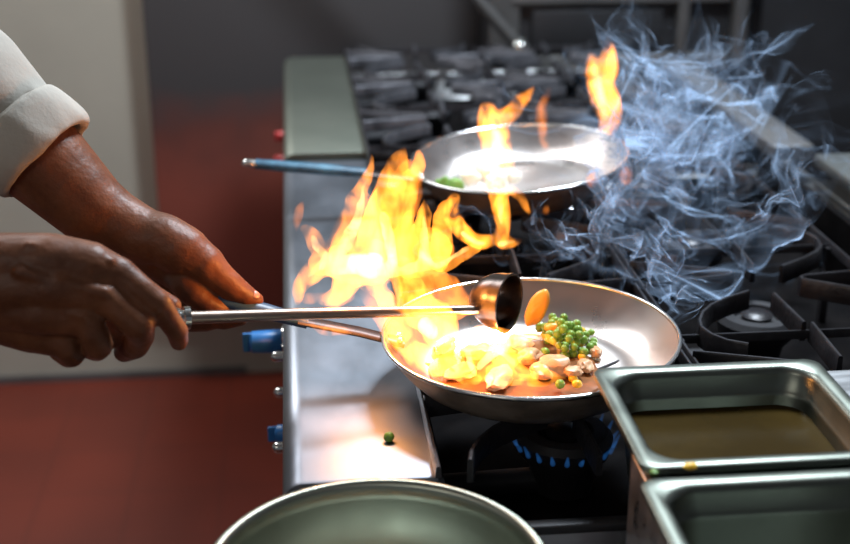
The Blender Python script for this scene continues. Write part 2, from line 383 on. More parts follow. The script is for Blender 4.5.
# ------------------------------------------------------------ pans
def make_pan(c, tilt, label, hp, grip, tip, rad, name='frying_pan', blue='blue'):
    t = thing(name, c, label, 'pan'); c = Vector(c); s = rad / .15
    T = tilt.to_3x3()
    inn = [(0, -.046), (.092, -.0455), (.104, -.043), (.116, -.036), (.128, -.024), (.138, -.012), (.1465, -.001)]
    out = [(.1490, -.003), (.141, -.014), (.131, -.027), (.119, -.0395), (.107, -.047), (.095, -.0495), (0, -.0500)]
    m = MB(); m.lathe([(r * s, z * s) for r, z in inn], c, 96, 0, mat=T); m.lathe([(.1490 * s, -.003 * s)] + [(r * s, z * s) for r, z in out[1:]], c, 96, 1, mat=T)
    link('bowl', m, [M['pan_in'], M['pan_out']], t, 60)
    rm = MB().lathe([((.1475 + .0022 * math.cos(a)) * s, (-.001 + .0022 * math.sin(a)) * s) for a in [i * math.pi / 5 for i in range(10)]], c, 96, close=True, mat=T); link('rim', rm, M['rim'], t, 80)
    h = MB(); P = [Vector(p) for p in hp]; h.tube(P, [.011] * len(P), 12, flat=.35, up=(0, 0, 1)); hd = link('handle', h, M['handle'], t)
    q = (P[1] - P[0]).normalized()
    for k in (-.006, .006):
        b = P[0] + q * .004 + Vector((0, k, .004)); link('rivet', MB().capsule(b, b + Vector((0, 0, .001)), .003, .003, 10), M['rim'], hd)
    g = [Vector(p) for p in grip]; n = len(g)
    gr = link('grip', MB().tube(g, [.0085] + [.0105] * (n - 2) + [.009], 16, flat=.75, up=(0, 0, 1)), M[blue], t)
    if tip: d = (g[-1] - g[0]).normalized(); link('handle_tip', MB().capsule(g[-1], g[-1] + d * .012, .006, .0065, 12), M['rim'], gr)
    return t
fp_c = (.231, 1.212, .964)
hA, hB = aty(392, 338, 1.235), aty(298, 320, 1.238); hC = aty(190, 291, 1.243)
make_pan(fp_c, Matrix.Rotation(math.radians(-1), 4, 'Y'), 'large steel frying pan in front, full of flames and peas',
         [hA + Vector((.012, 0, -.006)), hA.lerp(hB, .35), hB], [hB + (hB - hC).normalized() * .01, hB.lerp(hC, .3), hB.lerp(hC, .7), hC], False, .1545)
bp_c = Vector((.323, 1.83, .975))
k1, k2, k3 = aty(416, 180, 1.80), aty(366, 173, 1.80), aty(255, 164, 1.80)
make_pan(bp_c, Matrix.Rotation(math.radians(-4.5), 4, 'Y') @ Matrix.Rotation(math.radians(1.5), 4, 'X'), 'smaller steel frying pan on the rear burner with its blue handle over the ledge',
         [k1 + Vector((.012, 0, 0)), k1.lerp(k2, .5), k2 - Vector((.005, 0, 0))], [k2, k2.lerp(k3, .3), k2.lerp(k3, .7), k3], True, .163, blue='blueback')

# ------------------------------------------------------------ ladle
la = aty(183, 318, 1.135); lb = aty(300, 314, 1.165); lc = aty(468, 310, 1.205)
lad = thing('ladle', lc, 'long steel ladle held over the front pan, its rod glowing orange by the fire', 'ladle')
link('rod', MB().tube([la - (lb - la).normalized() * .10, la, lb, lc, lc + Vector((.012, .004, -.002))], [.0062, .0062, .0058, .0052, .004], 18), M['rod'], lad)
dr = (lb - la).normalized()
co = link('collar', MB().tube([la - dr * .012, la - dr * .011, la - dr * .004, la - dr * .003, la, la + dr * .0005, la + dr * .006, la + dr * .007], [.007, .0098, .0098, .008, .008, .0112, .0112, .0075], 20), M['mirror'], lad)
cc = aty(508, 303, 1.215)
ax = Vector((.80, -.58, .02)).normalized(); q = ax.to_track_quat('Z', 'Y').to_matrix()
pr = [(.0015, -.040)] + [(.034 * math.sin(a), -.040 + .036 * (1 - math.cos(a))) for a in [i * math.pi / 2 / 10 for i in range(1, 11)]] + [(.0355, .0), (.0355, .0015), (.033, .0015)]
pr += [(.0325 * math.sin(a), -.038 + .036 * (1 - math.cos(a))) for a in [i * math.pi / 2 / 10 for i in range(10, 0, -1)]]
pr = [(r * .88, z * 1.06) for r, z in pr]
link('cup', MB().lathe(pr, cc, 48, mat=q), M['cup'], lad)

# ------------------------------------------------------------ food
ZB = fp_c[2] - .046
jc = Vector((fp_c[0] - .016, fp_c[1] - .006, ZB))  # juice layer added to darken the pan base behind the flames
jm = MB().lathe([(0, .0035)] + [(.086 * k / 8, .0035) for k in range(1, 9)] + [(.089, .0025), (.090, .0)], jc, 72).mesh()
for q_ in jm.vertices:
    d = q_.co - jc; k_ = 1 + .10 * noise.noise(Vector((d.x * 30, d.y * 30, 0))); q_.co = jc + Vector((d.x * k_, d.y * k_ * .97, d.z))
tag(link('added_pan_sauce', jm, M['glaze'], loc=jc), 'brown juice layer added under the food to darken the front pan base', 'sauce', kind='stuff')
def sphere(c, r, sub=3): return blob(c, r, rough=.06, seed=c[0] * 50, sub=sub)
pea0 = None
random.seed(11)
PL = ['green pea at the top edge of the pea heap, against the orange pan wall', 'green pea in the heap beside the ladle in the front pan']
pts = []
for lay, (n, rr, z) in enumerate(((30, 27, .0055), (18, 20, .015), (9, 13, .024), (3, 6, .031))):
    for i in range(n):
        for _ in range(60):
            a = random.random() * 2 * math.pi; r = math.sqrt(random.random())
            u = 566 + rr * 1.0 * r * math.cos(a) + 8 * math.sin(a) * r; v = 336 + rr * .85 * r * math.sin(a) - 3 * lay
            p = atz(u, v, ZB + z)
            if all((p - o).length > .0088 for o in pts): pts.append(p); break
for i, p in enumerate(pts):
    if i % 11 == 5: 
        continue
    if pea0 is None: pea0 = tag(link('pea', sphere(p, .0050), M['pea'], loc=p), 'green pea in the heap beside the ladle in the front pan', 'pea', 'green peas in the front pan')
    else: o = pea0.copy(); COL.objects.link(o); o.location = p; o.scale = [random.uniform(.85, 1.1)] * 3
c0 = None
kp = [p for i, p in enumerate(pts) if i % 11 == 5] + [atz(573, 379, ZB + .006), atz(577, 384, ZB + .014)]
for p in kp:
    if c0 is None: c0 = tag(link('corn_kernel', blob(p, .0055, (1, .8, .8), .2, 3, 2), M['corn'], loc=p), 'small yellow kernel lying with the peas and cooked chunks in the front pan', 'corn kernel', 'yellow kernels in the front pan')
    else: o = c0.copy(); COL.objects.link(o); o.location = p; o.rotation_euler = (0, 0, random.random() * 3)
lp = aty(389, 435, 1.12); lp = atz(389, 437, .9052)
tag(link('pea', blob(lp, .0052, rough=.1, seed=2), M['pea'], loc=lp), 'single green pea lying alone on the steel ledge', 'pea')
ch = [(556, 366, .010, .019, (1, .7, .55), 'pale cooked chunk at the lower right of the pea heap'), (500, 378, .007, .020, (1.3, .6, .4), 'pale cooked slice at the front edge of the burning pan'),
      (540, 372, .008, .013, (1, .8, .6), 'small browned chunk between two pale slices at the front of the pan'), (478, 352, .006, .018, (1, .8, .45), 'cooked chunk inside the flames in the middle of the pan'),
      (445, 345, .006, .017, (1, .7, .5), 'cooked chunk inside the flames in the left of the pan'), (520, 345, .008, .016, (1, .8, .5), 'cooked chunk left of the pea heap'),
      (460, 372, .006, .016, (1.2, .7, .4), 'cooked slice low in the flames near the pan front'), (586, 366, .006, .011, (1, .7, .6), 'small cooked chunk at the far right of the food, right of the kernels'),
      (572, 371, .008, .012, (1, .8, .5), 'cooked chunk just above the yellow kernels at the pan front'), (530, 356, .007, .014, (1, .8, .5), 'cooked chunk between the flames and the pea heap'), (596, 352, .005, .008, (1, .8, .7), 'tiny cooked bit lying right of the pea heap')]
for i, (u, v, z, r, sc, lab) in enumerate(ch):
    p = atz(u, v, ZB + z + .003)
    tag(link('meat_piece', blob(p, r, sc, .45, i, 3, Matrix.Rotation(i * 1.1, 3, 'Z') @ Matrix.Rotation(.25, 3, 'X')), M['meat'], loc=p), lab, 'food', 'cooked chunks in the front pan')
p = atz(537, 318, ZB + .018); p2 = p + Vector((.008, 0, .035))
tag(link('carrot_slice', blob(p + Vector((0, 0, .012)), .020, (.55, .45, 1.1), .2, 5, 3, Matrix.Rotation(.45, 3, 'Y')), M['carrot'], loc=p), 'orange vegetable wedge standing upright beside the ladle cup', 'vegetable')
p = atz(552, 348, ZB + .02)
for i, (u, v, z) in enumerate(((601, 333, .006), (593, 345, .006), (584, 352, .010), (545, 352, .012), (560, 384, .012))):
    p = atz(u, v, ZB + z); o = pea0.copy(); COL.objects.link(o); o.location = p
    o['label'] = 'loose green pea lying apart from the pea heap in the front pan'; o['group'] = 'loose peas in the front pan'
p = atz(552, 348, ZB + .02)
tag(link('carrot_slice', blob(atz(553, 327, ZB + .02), .010, (1, .8, .6), .2, 6), M['carrot'], loc=p), 'small orange vegetable bit on the left side of the pea heap', 'vegetable')
ZB2 = .935
for i, (u, v, r, m_, lab) in enumerate(((470, 178, .016, 'onion', 'white onion piece at the left of the rear pan'), (484, 172, .019, 'onion', 'tall white onion piece left of the flame in the rear pan'),
        (497, 181, .017, 'onion', 'white onion piece at the foot of the flame in the rear pan'), (444, 183, .011, 'herb', 'green herb leaf at the left edge of the rear pan'), (455, 184, .012, 'herb', 'green herb bit beside the white onion in the rear pan'),
        (512, 177, .013, 'onion', 'small white onion piece right of the flame in the rear pan'))):
    p = atz(u, v, ZB2 + .008 + r * .4)
    tag(link('onion_piece' if m_ == 'onion' else 'herb_leaf', blob(p, r, (1, .6, .8), .5, i + 20, 3), M[m_], loc=p), lab, 'food', 'food in the rear pan')

# ------------------------------------------------------------ steel containers on their stand
def rrect(x0, y0, x1, y1, r, n=8):
    P = []
    for cx, cy, a0 in ((x1 - r, y1 - r, 0), (x0 + r, y1 - r, 90), (x0 + r, y0 + r, 180), (x1 - r, y0 + r, 270)):
        for k in range(n + 1): a = math.radians(a0 + 90 * k / n); P.append((cx + r * math.cos(a), cy + r * math.sin(a)))
    return P
def make_container(x0, y0, x1, y1, z, label, depth=.10):
    t = thing('food_container', ((x0 + x1) / 2, (y0 + y1) / 2, z - depth), label, 'food container', 'steel food containers on the stand')
    lay = [(0, -.006, .012), (0, -.001, .012), (.0015, 0, .012), (.007, -.0005, .014), (.011, -.001, .026), (.0135, -.003, .028), (.015, -.007, .028), (.0165, -.022, .028), (.0185, -.024, .027), (.0195, -.028, .027), (.027, -depth + .012, .026), (.032, -depth + .003, .024), (.040, -depth, .02)]
    R = [[(x, y, z + dz) for x, y in rrect(x0 + i, y0 + i, x1 - i, y1 - i, r)] for i, dz, r in lay]
    n = len(R[0]); vs = [p for r in R for p in r]; fs = [(i * n + k, i * n + (k + 1) % n, (i + 1) * n + (k + 1) % n, (i + 1) * n + k) for i in range(len(R) - 1) for k in range(n)]
    fs.append(tuple((len(R) - 1) * n + k for k in range(n)))
    me = MB().add(vs, fs).mesh(); me = modmesh(me, [('SOLIDIFY', dict(thickness=.0012, offset=0))])
    link('shell', me, M['gastro'], t, 50); return t
CZ = .982
c1 = make_container(.266, .893, .482, 1.082, CZ, 'steel food container holding brown sauce, beside the front pan')
c2 = make_container(.258, .690, .474, .878, CZ - .001, 'empty-looking steel food container at the lower right corner')
l1 = [(x, y, CZ - .036) for x, y in rrect(.266 + .0215, .893 + .0215, .482 - .0215, 1.082 - .0215, .026)]
so = link('sauce', MB().add(l1 + [(x, y, CZ - .09) for x, y in rrect(.266 + .028, .893 + .028, .482 - .028, 1.082 - .028, .026)], [tuple(range(36))] + [(k, (k + 1) % 36, 36 + (k + 1) % 36, 36 + k) for k in range(36)] + [tuple(range(36, 72))]), M['oil'])
tag(so, 'brown oily sauce inside the steel container beside the front pan', 'sauce', kind='stuff')
st = thing('container_stand', (.5, .75, 0), 'stainless stand holding the steel food containers', 'stand')
s_ = MB(); s_.box((.272, .50, .0), (.279, .955, .962), .002); s_.box((.279, .948, .0), (.80, .955, .85), .002); s_.box((.279, .50, .0), (.80, .507, .962), .002); s_.box((.793, .507, 0), (.80, .948, .962), .002)
link('cabinet', s_, M['steel'], st)
link('top_frame', MB().box((.272, .876, .955), (.80, .898, .970), .002).box((.478, .50, .955), (.80, 1.08, .970), .002).box((.279, .50, .955), (.48, .70, .970), .002), M['steel'], st)
p = aty(718, 397, 1.069)
tag(link('herb_leaf', blob(p, .004, (1, .4, .9), .5, 4, 2), M['herb'], loc=p), 'tiny green leaf stuck to the inner wall of the sauce container', 'herb')
p = atz(690, 466, CZ + .003)
tag(link('onion_bit', blob(p, .0055, (1.1, .8, .5), .4, 6, 2), M['corn'], loc=p), 'pale yellow crumb on the rim between the two containers', 'food crumb')
p = atz(654, 472, CZ + .002)
tag(link('herb_bit', blob(p, .0035, (1, 1, .6), .4, 8, 2), M['herb'], loc=p), 'green crumb on the corner where the two containers meet', 'food crumb')

# ------------------------------------------------------------ bowl on a low table
bc = Vector((.049, .846, .935)); br_ = .1285
bw = thing('mixing_bowl', bc, 'large shiny steel bowl at the bottom edge in front of the ledge', 'bowl')
pf = [(br_ + .004, -.004), (br_ + .0055, -.001), (br_ + .003, .0015), (br_, .001), (br_ - .003, -.003)] + [(br_ * (math.cos(a) ** .55) * .975, -.108 * math.sin(a) - .004) for a in [math.radians(x) for x in range(6, 90, 6)]] + [(0.001, -.112)]
m_ = modmesh(MB().lathe(pf, bc, 96).mesh(), [('SOLIDIFY', dict(thickness=.001, offset=0))]); link('shell', m_, M['bowl'], bw, 60)
tb = thing('low_table', (.1, .8, 0), 'low steel table carrying the large bowl', 'table')
link('tabletop', MB().box((-.03, .45, .79), (.25, .985, .822), .003), M['steel'], tb)
for x in (-.01, .23):
    for y in (.48, .96): link('leg', MB().tube([(x, y, 0), (x, y, .79)], .015), M['dull_steel'], tb)

# ------------------------------------------------------------ the cook
def K(l):       # (u, v, y, radius in mm) -> points
    return [(aty(u, v, y), r / 1000) for u, v, y, r in l]
arms = MB()
# near (right) hand with ladle
W1 = (-55, 268, 1.115, 30)
elbR = Vector((-.47, 1.0, 1.17)); elbL = Vector((-.36, 1.33, 1.255))
arms.chain([(elbR, .042), (aty(-120, 250, 1.08), .038)] + K([W1]), 32)
for mc in ([W1, (0, 263, 1.105, 27), (50, 261, 1.098, 25), (90, 266, 1.096, 22), (119, 274, 1.098, 15.5)], [(-55, 280, 1.115, 30), (0, 285, 1.10, 28), (60, 284, 1.09, 25), (104, 297, 1.086, 16.5)],
           [(-55, 290, 1.115, 28), (0, 300, 1.105, 28), (45, 308, 1.093, 26), (85, 318, 1.086, 17)], [(-50, 295, 1.12, 27), (0, 314, 1.115, 27), (34, 326, 1.105, 25), (64, 340, 1.095, 17)],
           [(20, 310, 1.125, 28), (80, 315, 1.122, 26), (116, 326, 1.118, 18)], [(80, 325, 1.118, 22), (108, 336, 1.113, 13)]): arms.chain(K(mc), 24)
arms.chain(K([(119, 273, 1.098, 15), (139, 288, 1.091, 12.5), (157, 303, 1.090, 13), (169, 320, 1.100, 10.8), (177, 331, 1.107, 10.4), (179, 342, 1.120, 8.5)]), 20)
arms.chain(K([(106, 296, 1.086, 16), (124, 312, 1.081, 14), (138, 324, 1.080, 15), (141, 336, 1.094, 12.5), (136, 346, 1.106, 12), (124, 352, 1.128, 10)]), 20)
arms.chain(K([(86, 318, 1.084, 16), (93, 332, 1.081, 13.5), (98, 345, 1.084, 13.5), (97, 349, 1.103, 11.5), (90, 350, 1.125, 9)]), 20)
arms.chain(K([(63, 339, 1.093, 15), (67, 348, 1.090, 12), (72, 355, 1.094, 11.5), (68, 357, 1.110, 10), (57, 352, 1.125, 8)]), 20)
arms.chain(K([(10, 275, 1.13, 24), (80, 276, 1.148, 17), (130, 288, 1.158, 13), (155, 298, 1.158, 11.5), (172, 306, 1.157, 9.5)]), 20)
# tendons and knuckle heads
for a_ in ([(30, 246, 1.086, 5), (110, 262, 1.088, 5)], [(20, 272, 1.075, 6), (104, 293, 1.074, 7)], [(20, 300, 1.080, 6), (84, 315, 1.074, 7)]): arms.chain(K(a_), 14)
# far (left) hand on the pan handle
arms.chain([(elbL, .050), (aty(18, 138, 1.305), .050), (aty(48, 166, 1.295), .046), (aty(88, 205, 1.283), .0385), (aty(112, 220, 1.278), .033)] + K([(132, 230, 1.272, 30), (152, 240, 1.265, 28)]), 32)
for mc in ([(138, 234, 1.270, 28), (163, 240, 1.262, 27.5), (184, 252, 1.255, 27), (205, 264, 1.247, 20.5)], [(138, 240, 1.275, 26), (158, 256, 1.27, 24), (174, 272, 1.262, 18)],
           [(138, 244, 1.285, 25), (152, 264, 1.29, 21), (164, 280, 1.285, 17)], [(134, 246, 1.29, 24), (142, 266, 1.30, 20), (152, 284, 1.30, 16)]): arms.chain(K(mc), 24)
arms.chain(K([(186, 254, 1.255, 25), (207, 266, 1.246, 19.5), (222, 279, 1.243, 15.5), (233, 288, 1.242, 14.5), (246, 296, 1.242, 11.5), (256, 300, 1.244, 8.3)]), 20)
arms.chain(K([(176, 274, 1.258, 16), (184, 285, 1.240, 13.8), (194, 295, 1.234, 13.2), (206, 304, 1.231, 11), (217, 309, 1.234, 10.5), (234, 310, 1.246, 8.6)]), 20)
arms.chain(K([(166, 280, 1.28, 16), (182, 300, 1.272, 13), (202, 314, 1.266, 12.5), (224, 320, 1.260, 10.5), (241, 318, 1.255, 8.5)]), 20)
arms.chain(K([(158, 284, 1.30, 15), (172, 306, 1.29, 12.5), (190, 321, 1.275, 12), (206, 322, 1.265, 10.5), (214, 321, 1.258, 9)]), 20)
arms.chain(K([(150, 284, 1.305, 14), (158, 304, 1.30, 11), (174, 318, 1.285, 10), (186, 320, 1.272, 8)]), 20)
am = remesh(arms.mesh(), .0019, 9, .5)
# the rest of the body, under the clothes and beyond the picture
bd_ = MB()
shR, shL = Vector((-.66, 1.02, 1.40)), Vector((-.66, 1.40, 1.40)); nk = Vector((-.67, 1.21, 1.46))
bd_.chain([(shR, .055), (elbR, .042)]).chain([(shL, .055), (elbL, .045)])
bd_.chain([(shR, .06), (nk, .055), (shL, .06)]).chain([(nk, .056), (nk + Vector((.02, 0, .10)), .055)])
for s in (-.07, .07): bd_.chain([(Vector((-.68, 1.21 + s, 1.33)), .095), (Vector((-.70, 1.21 + s, 1.12)), .085), (Vector((-.71, 1.21 + s, .95)), .10)])
for s in (-.10, .10): bd_.chain([(Vector((-.71, 1.21 + s, .92)), .09), (Vector((-.69, 1.21 + s * 1.1, .50)), .06), (Vector((-.72, 1.21 + s * 1.2, .08)), .042)]).chain([(Vector((-.73, 1.21 + s * 1.2, .055)), .04), (Vector((-.56, 1.21 + s * 1.3, .045)), .032)])
hc = Vector((-.63, 1.21, 1.65))
bd_.chain([(hc + Vector((-.02, 0, .02)), .092), (hc + Vector((.015, 0, -.06)), .062)]).chain([(hc + Vector((.04, 0, -.09)), .035), (hc + Vector((.05, 0, -.085)), .033)])
bd_.chain([(hc + Vector((.075, 0, .01)), .010), (hc + Vector((.088, 0, -.028)), .015)])
for s in (-1, 1):
    bd_.chain([(hc + Vector((-.01, s * .09, 0)), .014), (hc + Vector((-.012, s * .095, -.03)), .010)]).chain([(hc + Vector((.055, s * .034, .005)), .020), (hc + Vector((.056, s * .04, .005)), .018)])
bd_.chain([(hc + Vector((.070, -.018, -.065)), .009), (hc + Vector((.070, .018, -.065)), .009)])
bm_ = remesh(bd_.mesh(), .012, 3, .5)
tmp = bmesh.new(); tmp.from_mesh(am); tmp.from_mesh(bm_); fin = bpy.data.meshes.new('person'); tmp.to_mesh(fin); tmp.free()
person = link('person', fin, M['skin'], loc=(-.70, 1.21, 0), ang=180)
tag(person, 'person in a white jacket, one hand gripping a ladle, the other a pan handle', 'person')
# clothing
def garment(mb, vox, seed, amp=.006, freq=14):
    me = remesh(mb.mesh(), vox, 4, .5)
    for q in me.vertices: 
        n_ = q.normal; q.co += n_ * amp * (noise.noise(Vector((q.co.x * freq + seed, q.co.y * freq, q.co.z * freq * .6))))
    return me
def sleeve(path, rs, seed, wall=.004):
    P = [Vector(p) for p in path]; m = MB(); n = 48; fr = []
    # resample
    pts = []; rr = []
    for i in range(len(P) - 1):
        for k in range(10): t = k / 10; pts.append(P[i].lerp(P[i + 1], t)); rr.append(rs[i] * (1 - t) + rs[i + 1] * t)
    pts.append(P[-1]); rr.append(rs[-1]); m.tube(pts, rr, n, closed=False)
    me = m.mesh()
    for q in me.vertices:
        q.co += q.normal * (.007 * noise.noise(q.co * 16 + Vector((seed, 0, 0))) + .004 * noise.noise(q.co * 38))
    return modmesh(me, [('SMOOTH', dict(factor=.5, iterations=2)), ('SOLIDIFY', dict(thickness=wall, offset=1)), ('SUBSURF', dict(levels=1, render_levels=1))])
sc_ = aty(42, 152, 1.295)                       # cuff centre
ud = (aty(20, 128, 1.305) - sc_).normalized()
sp_ = [shL, elbL + Vector((-.02, 0, .02)), aty(8, 122, 1.308), aty(26, 140, 1.301)]
link('sleeve', sleeve(sp_, [.080, .060, .050, .049], 3), M['cloth'], person, 80)
d_ = (aty(80, 186, 1.285) - aty(20, 128, 1.305)).normalized()
cq = d_.to_track_quat('Z', 'Y').to_matrix()
cf = MB().lathe([(.047, .004), (.050, .010), (.0545, .012), (.0585, .008), (.060, 0), (.0605, -.018), (.0595, -.036), (.057, -.040), (.053, -.038), (.049, -.02)], aty(40, 152, 1.297), 64, close=True, mat=cq)
cm = cf.mesh()
for q_ in cm.vertices: q_.co += q_.normal * (.0035 * noise.noise(q_.co * 30) + .003 * noise.noise(q_.co * 75))
link('rolled_cuff', modmesh(cm, [('SUBSURF', dict(levels=1, render_levels=1))]), M['cloth'], person, 80)
link('sleeve', sleeve([shR, elbR + Vector((-.01, 0, .0)), aty(-95, 255, 1.09)], [.085, .066, .052], 8), M['cloth'], person, 80)
jk = MB()
for s in (-.075, .075): jk.chain([(Vector((-.68, 1.21 + s, 1.34)), .112), (Vector((-.70, 1.21 + s, 1.12)), .105), (Vector((-.71, 1.21 + s, .88)), .125)])
jk.chain([(shR, .075), (Vector((-.67, 1.21, 1.44)), .07), (shL, .075)])
link('jacket', garment(jk, .012, 1), M['cloth'], person, 80)
tr = MB()
for s in (-.10, .10): tr.chain([(Vector((-.71, 1.21 + s * .8, .90)), .115), (Vector((-.69, 1.21 + s * 1.1, .50)), .085), (Vector((-.72, 1.21 + s * 1.2, .11)), .07)])
link('trousers', garment(tr, .012, 5), M['trouser'], person, 80)
sh_ = MB()
for s in (-.12, .12): sh_.chain([(Vector((-.74, 1.21 + s, .05)), .05), (Vector((-.56, 1.21 + s * 1.05, .042)), .042)])
link('shoes', garment(sh_, .010, 2, .001), M['hair'], person, 80)
link('hair', remesh(MB().chain([(hc + Vector((-.035, 0, .035)), .095), (hc + Vector((-.04, 0, .0)), .088)]).mesh(), .01), M['hair'], person, 80)
for s in (-1, 1): link('eye', MB().capsule(hc + Vector((.069, s * .036, .004)), hc + Vector((.0692, s * .036, .004)), .0105, .0105), M['nail'], person)
def nail(u, v, y, L, wd, dirv, nv):
    c = aty(u, v, y); x = Vector(dirv).normalized(); n_ = (Vector(nv) - x * x.dot(Vector(nv))).normalized(); yv = n_.cross(x)
    R = Matrix((x * L, yv * wd, n_ * .0016)).transposed(); link('fingernail', blob(c, 1, rough=0, rot=R), M['nail'], person)
nail(255, 294.5, 1.238, .0055, .0048, (1, 0, -.5), (.2, -.55, .8))

# ------------------------------------------------------------ fire
def flame_mat(name, col, strength, scale, lo, hi, contrast=1.0):
    m = bpy.data.materials.new(name); n, l, out = nt(m)
    e = n.new('ShaderNodeEmission'); l.new(e.outputs[0], out.inputs['Volume']); e.inputs[0].default_value = (*col, 1)
    tc = n.new('ShaderNodeTexCoord'); mp = n.new('ShaderNodeMapping'); mp.inputs['Scale'].default_value = (1, 1, .55); l.new(tc.outputs['Object'], mp.inputs[0])
    t = n.new('ShaderNodeTexNoise'); t.inputs['Scale'].default_value = scale; t.inputs['Detail'].default_value = 2.5; t.inputs['Distortion'].default_value = 1.1
    l.new(mp.outputs[0], t.inputs[0])
    r = n.new('ShaderNodeMapRange'); r.interpolation_type = 'SMOOTHSTEP'; r.inputs[1].default_value = .36; r.inputs[2].default_value = .64; r.inputs[3].default_value = lo * strength; r.inputs[4].default_value = hi * strength
    l.new(t.outputs[0], r.inputs[0]); l.new(r.outputs[0], e.inputs[1])
    m.cycles.volume_step_rate = .35
    return m
M['fire'] = flame_mat('burning_gas', (1.0, .30, .028), 100, 42, .06, 1.8)
M['firecore'] = flame_mat('hot_burning_gas', (1.0, .56, .19), 160, 60, .3, 1.6)
M['firedim'] = flame_mat('thin_orange_fire', (1.0, .26, .03), 50, 45, .1, 1.6)
def flame_mesh(paths, fat=1.15, vox=.0022, amp=.006, freq=38, seed=0, flat=.7):
    mb = MB()
    for y0, path in paths:
        pts = []
        for q_ in path:
            u, v, r = q_[:3]; dy = q_[3] if len(q_) > 3 else 0
            y = y0 + dy; p = aty(u, v, y); pts.append((p, fat * r * (p - CP).length / F))
        # smooth (Catmull-Rom) resampling
        N = len(pts); seq = []
        for i in range(N - 1):
            a, b, c, d = pts[max(i - 1, 0)], pts[i], pts[i + 1], pts[min(i + 2, N - 1)]
            for k in range(4):
                t = k / 4; f = lambda A, B, C_, D: .5 * ((2 * B) + (C_ - A) * t + (2 * A - 5 * B + 4 * C_ - D) * t * t + (-A + 3 * B - 3 * C_ + D) * t ** 3)
                seq.append((Vector([f(a[0][j], b[0][j], c[0][j], d[0][j]) for j in range(3)]), max(.0006, f(a[1], b[1], c[1], d[1]))))
        seq.append(pts[-1]); mb.chain(seq, 12)
    me = remesh(mb.mesh(), vox, 3, .5)
    for q_ in me.vertices:
        c = q_.co; q_.co = c + amp * (nvec(Vector((c.x, c.y, c.z * .6)) * freq + Vector((seed, 0, 0))) * .6 + .4 * nvec(c * freq * 2.3))
    return modmesh(me, [('SMOOTH', dict(factor=.4, iterations=2))])
def flame(label, paths, mat='fire', core=None, group='flames', **kw):
    me = flame_mesh(paths, **kw); P = me.vertices[0].co.copy()
    o = link('flame', me, M[mat], loc=P, ang=180); tag(o, label, 'flame', group)
    if core:
        cm_ = flame_mesh(core, **kw); link('flame_core', cm_, M['firecore'], o, ang=180)
    return o
Y0 = 1.20
big = [(Y0, [(300, 300, 4), (304, 282, 7), (318, 268, 10), (332, 258, 12), (345, 240, 12), (352, 215, 9), (362, 190, 7), (371, 168, 4), (373, 153, 1.5)]),
       (Y0, [(303, 228, 3), (312, 236, 6), (322, 250, 8), (335, 262, 10), (352, 268, 12)]),
       (Y0 + .02, [(335, 262, 12), (360, 262, 17), (385, 255, 18), (405, 258, 15), (428, 268, 8), (455, 262, 6), (478, 248, 5)]),
       (Y0 + .03, [(380, 262, 15), (378, 235, 14), (384, 205, 13), (392, 180, 12), (398, 162, 8), (401, 149, 3)]),
       (Y0 + .04, [(395, 262, 13), (398, 232, 12), (400, 205, 11), (410, 185, 9), (418, 168, 6), (417, 152, 2.5)]),
       (Y0 + .02, [(415, 262, 12), (420, 240, 10), (424, 215, 7), (426, 200, 2.5)]),
       (Y0 + .05, [(440, 262, 8), (442, 240, 9), (440, 220, 8), (446, 205, 5), (455, 198, 2)]),
       (Y0, [(350, 270, 12), (342, 290, 9), (330, 300, 6), (318, 300, 3)]),
       (Y0 - .01, [(400, 268, 10), (412, 290, 12), (420, 310, 15), (440, 318, 13), (440, 330, 14)]),
       (Y0 - .01, [(322, 262, 10), (345, 262, 16), (372, 262, 18)]), (Y0, [(345, 250, 14), (358, 230, 12), (366, 205, 9)]),
       (Y0 + .04, [(372, 262, 12), (370, 235, 10), (374, 210, 8), (380, 190, 5)]), (Y0 + .03, [(365, 268, 12), (378, 290, 8), (392, 310, 9), (400, 330, 10)])]
veil = [(Y0 + .07, [(385, 255, 18), (392, 225, 18), (402, 195, 16), (408, 170, 10)]), (Y0 + .05, [(405, 255, 16), (422, 245, 16), (440, 250, 14)]),
        (Y0 + .05, [(415, 275, 14), (440, 290, 16), (455, 305, 14)]), (Y0 + .02, [(395, 325, 14), (415, 345, 14), (440, 360, 12)])]
bigcore = [(Y0, [(312, 238, 2.5), (328, 256, 5), (345, 262, 6), (365, 268, 7), (378, 272, 4)]), (Y0, [(335, 256, 5), (350, 235, 4.5), (360, 205, 3), (368, 180, 1.5)]),
           (Y0 + .02, [(365, 262, 7), (390, 272, 4), (415, 268, 4), (440, 264, 3), (470, 250, 2.5)])]
bigcore.append((Y0, [(310, 275, 2), (322, 265, 4.5), (335, 262, 4)]))
bigcore.append((Y0, [(340, 268, 6), (360, 262, 8), (378, 262, 6)])); bigcore.append((Y0 + .02, [(392, 262, 5), (388, 240, 5), (384, 215, 3)])); bigcore.append((Y0 + .02, [(425, 262, 5), (424, 240, 4), (425, 218, 2)]))
flame('large bright flame rising left of the front pan over the ledge', big, core=bigcore, seed=1, fat=1.32)
flame('soft orange veil of flame behind the large bright flame', veil, 'firedim', seed=30, fat=1.2)
flame('small orange flame tip floating at the far left of the big fire', [(Y0, [(297, 229, 2), (297, 219, 5), (300, 208, 4.5), (302, 201, 1.5)])], 'firedim', seed=2, amp=.003)
flame('thin pinkish flame licking down behind the ladle rod onto the ledge', [(Y0 + .01, [(306, 298, 5), (325, 296, 6), (340, 300, 8), (352, 285, 6)]), (Y0 + .01, [(305, 322, 2), (325, 331, 5), (345, 332, 4.5), (357, 327, 2)]),
       (Y0, [(362, 290, 4), (374, 305, 7), (385, 322, 9), (398, 335, 10)])], 'firedim', seed=3)
Yp = 1.19
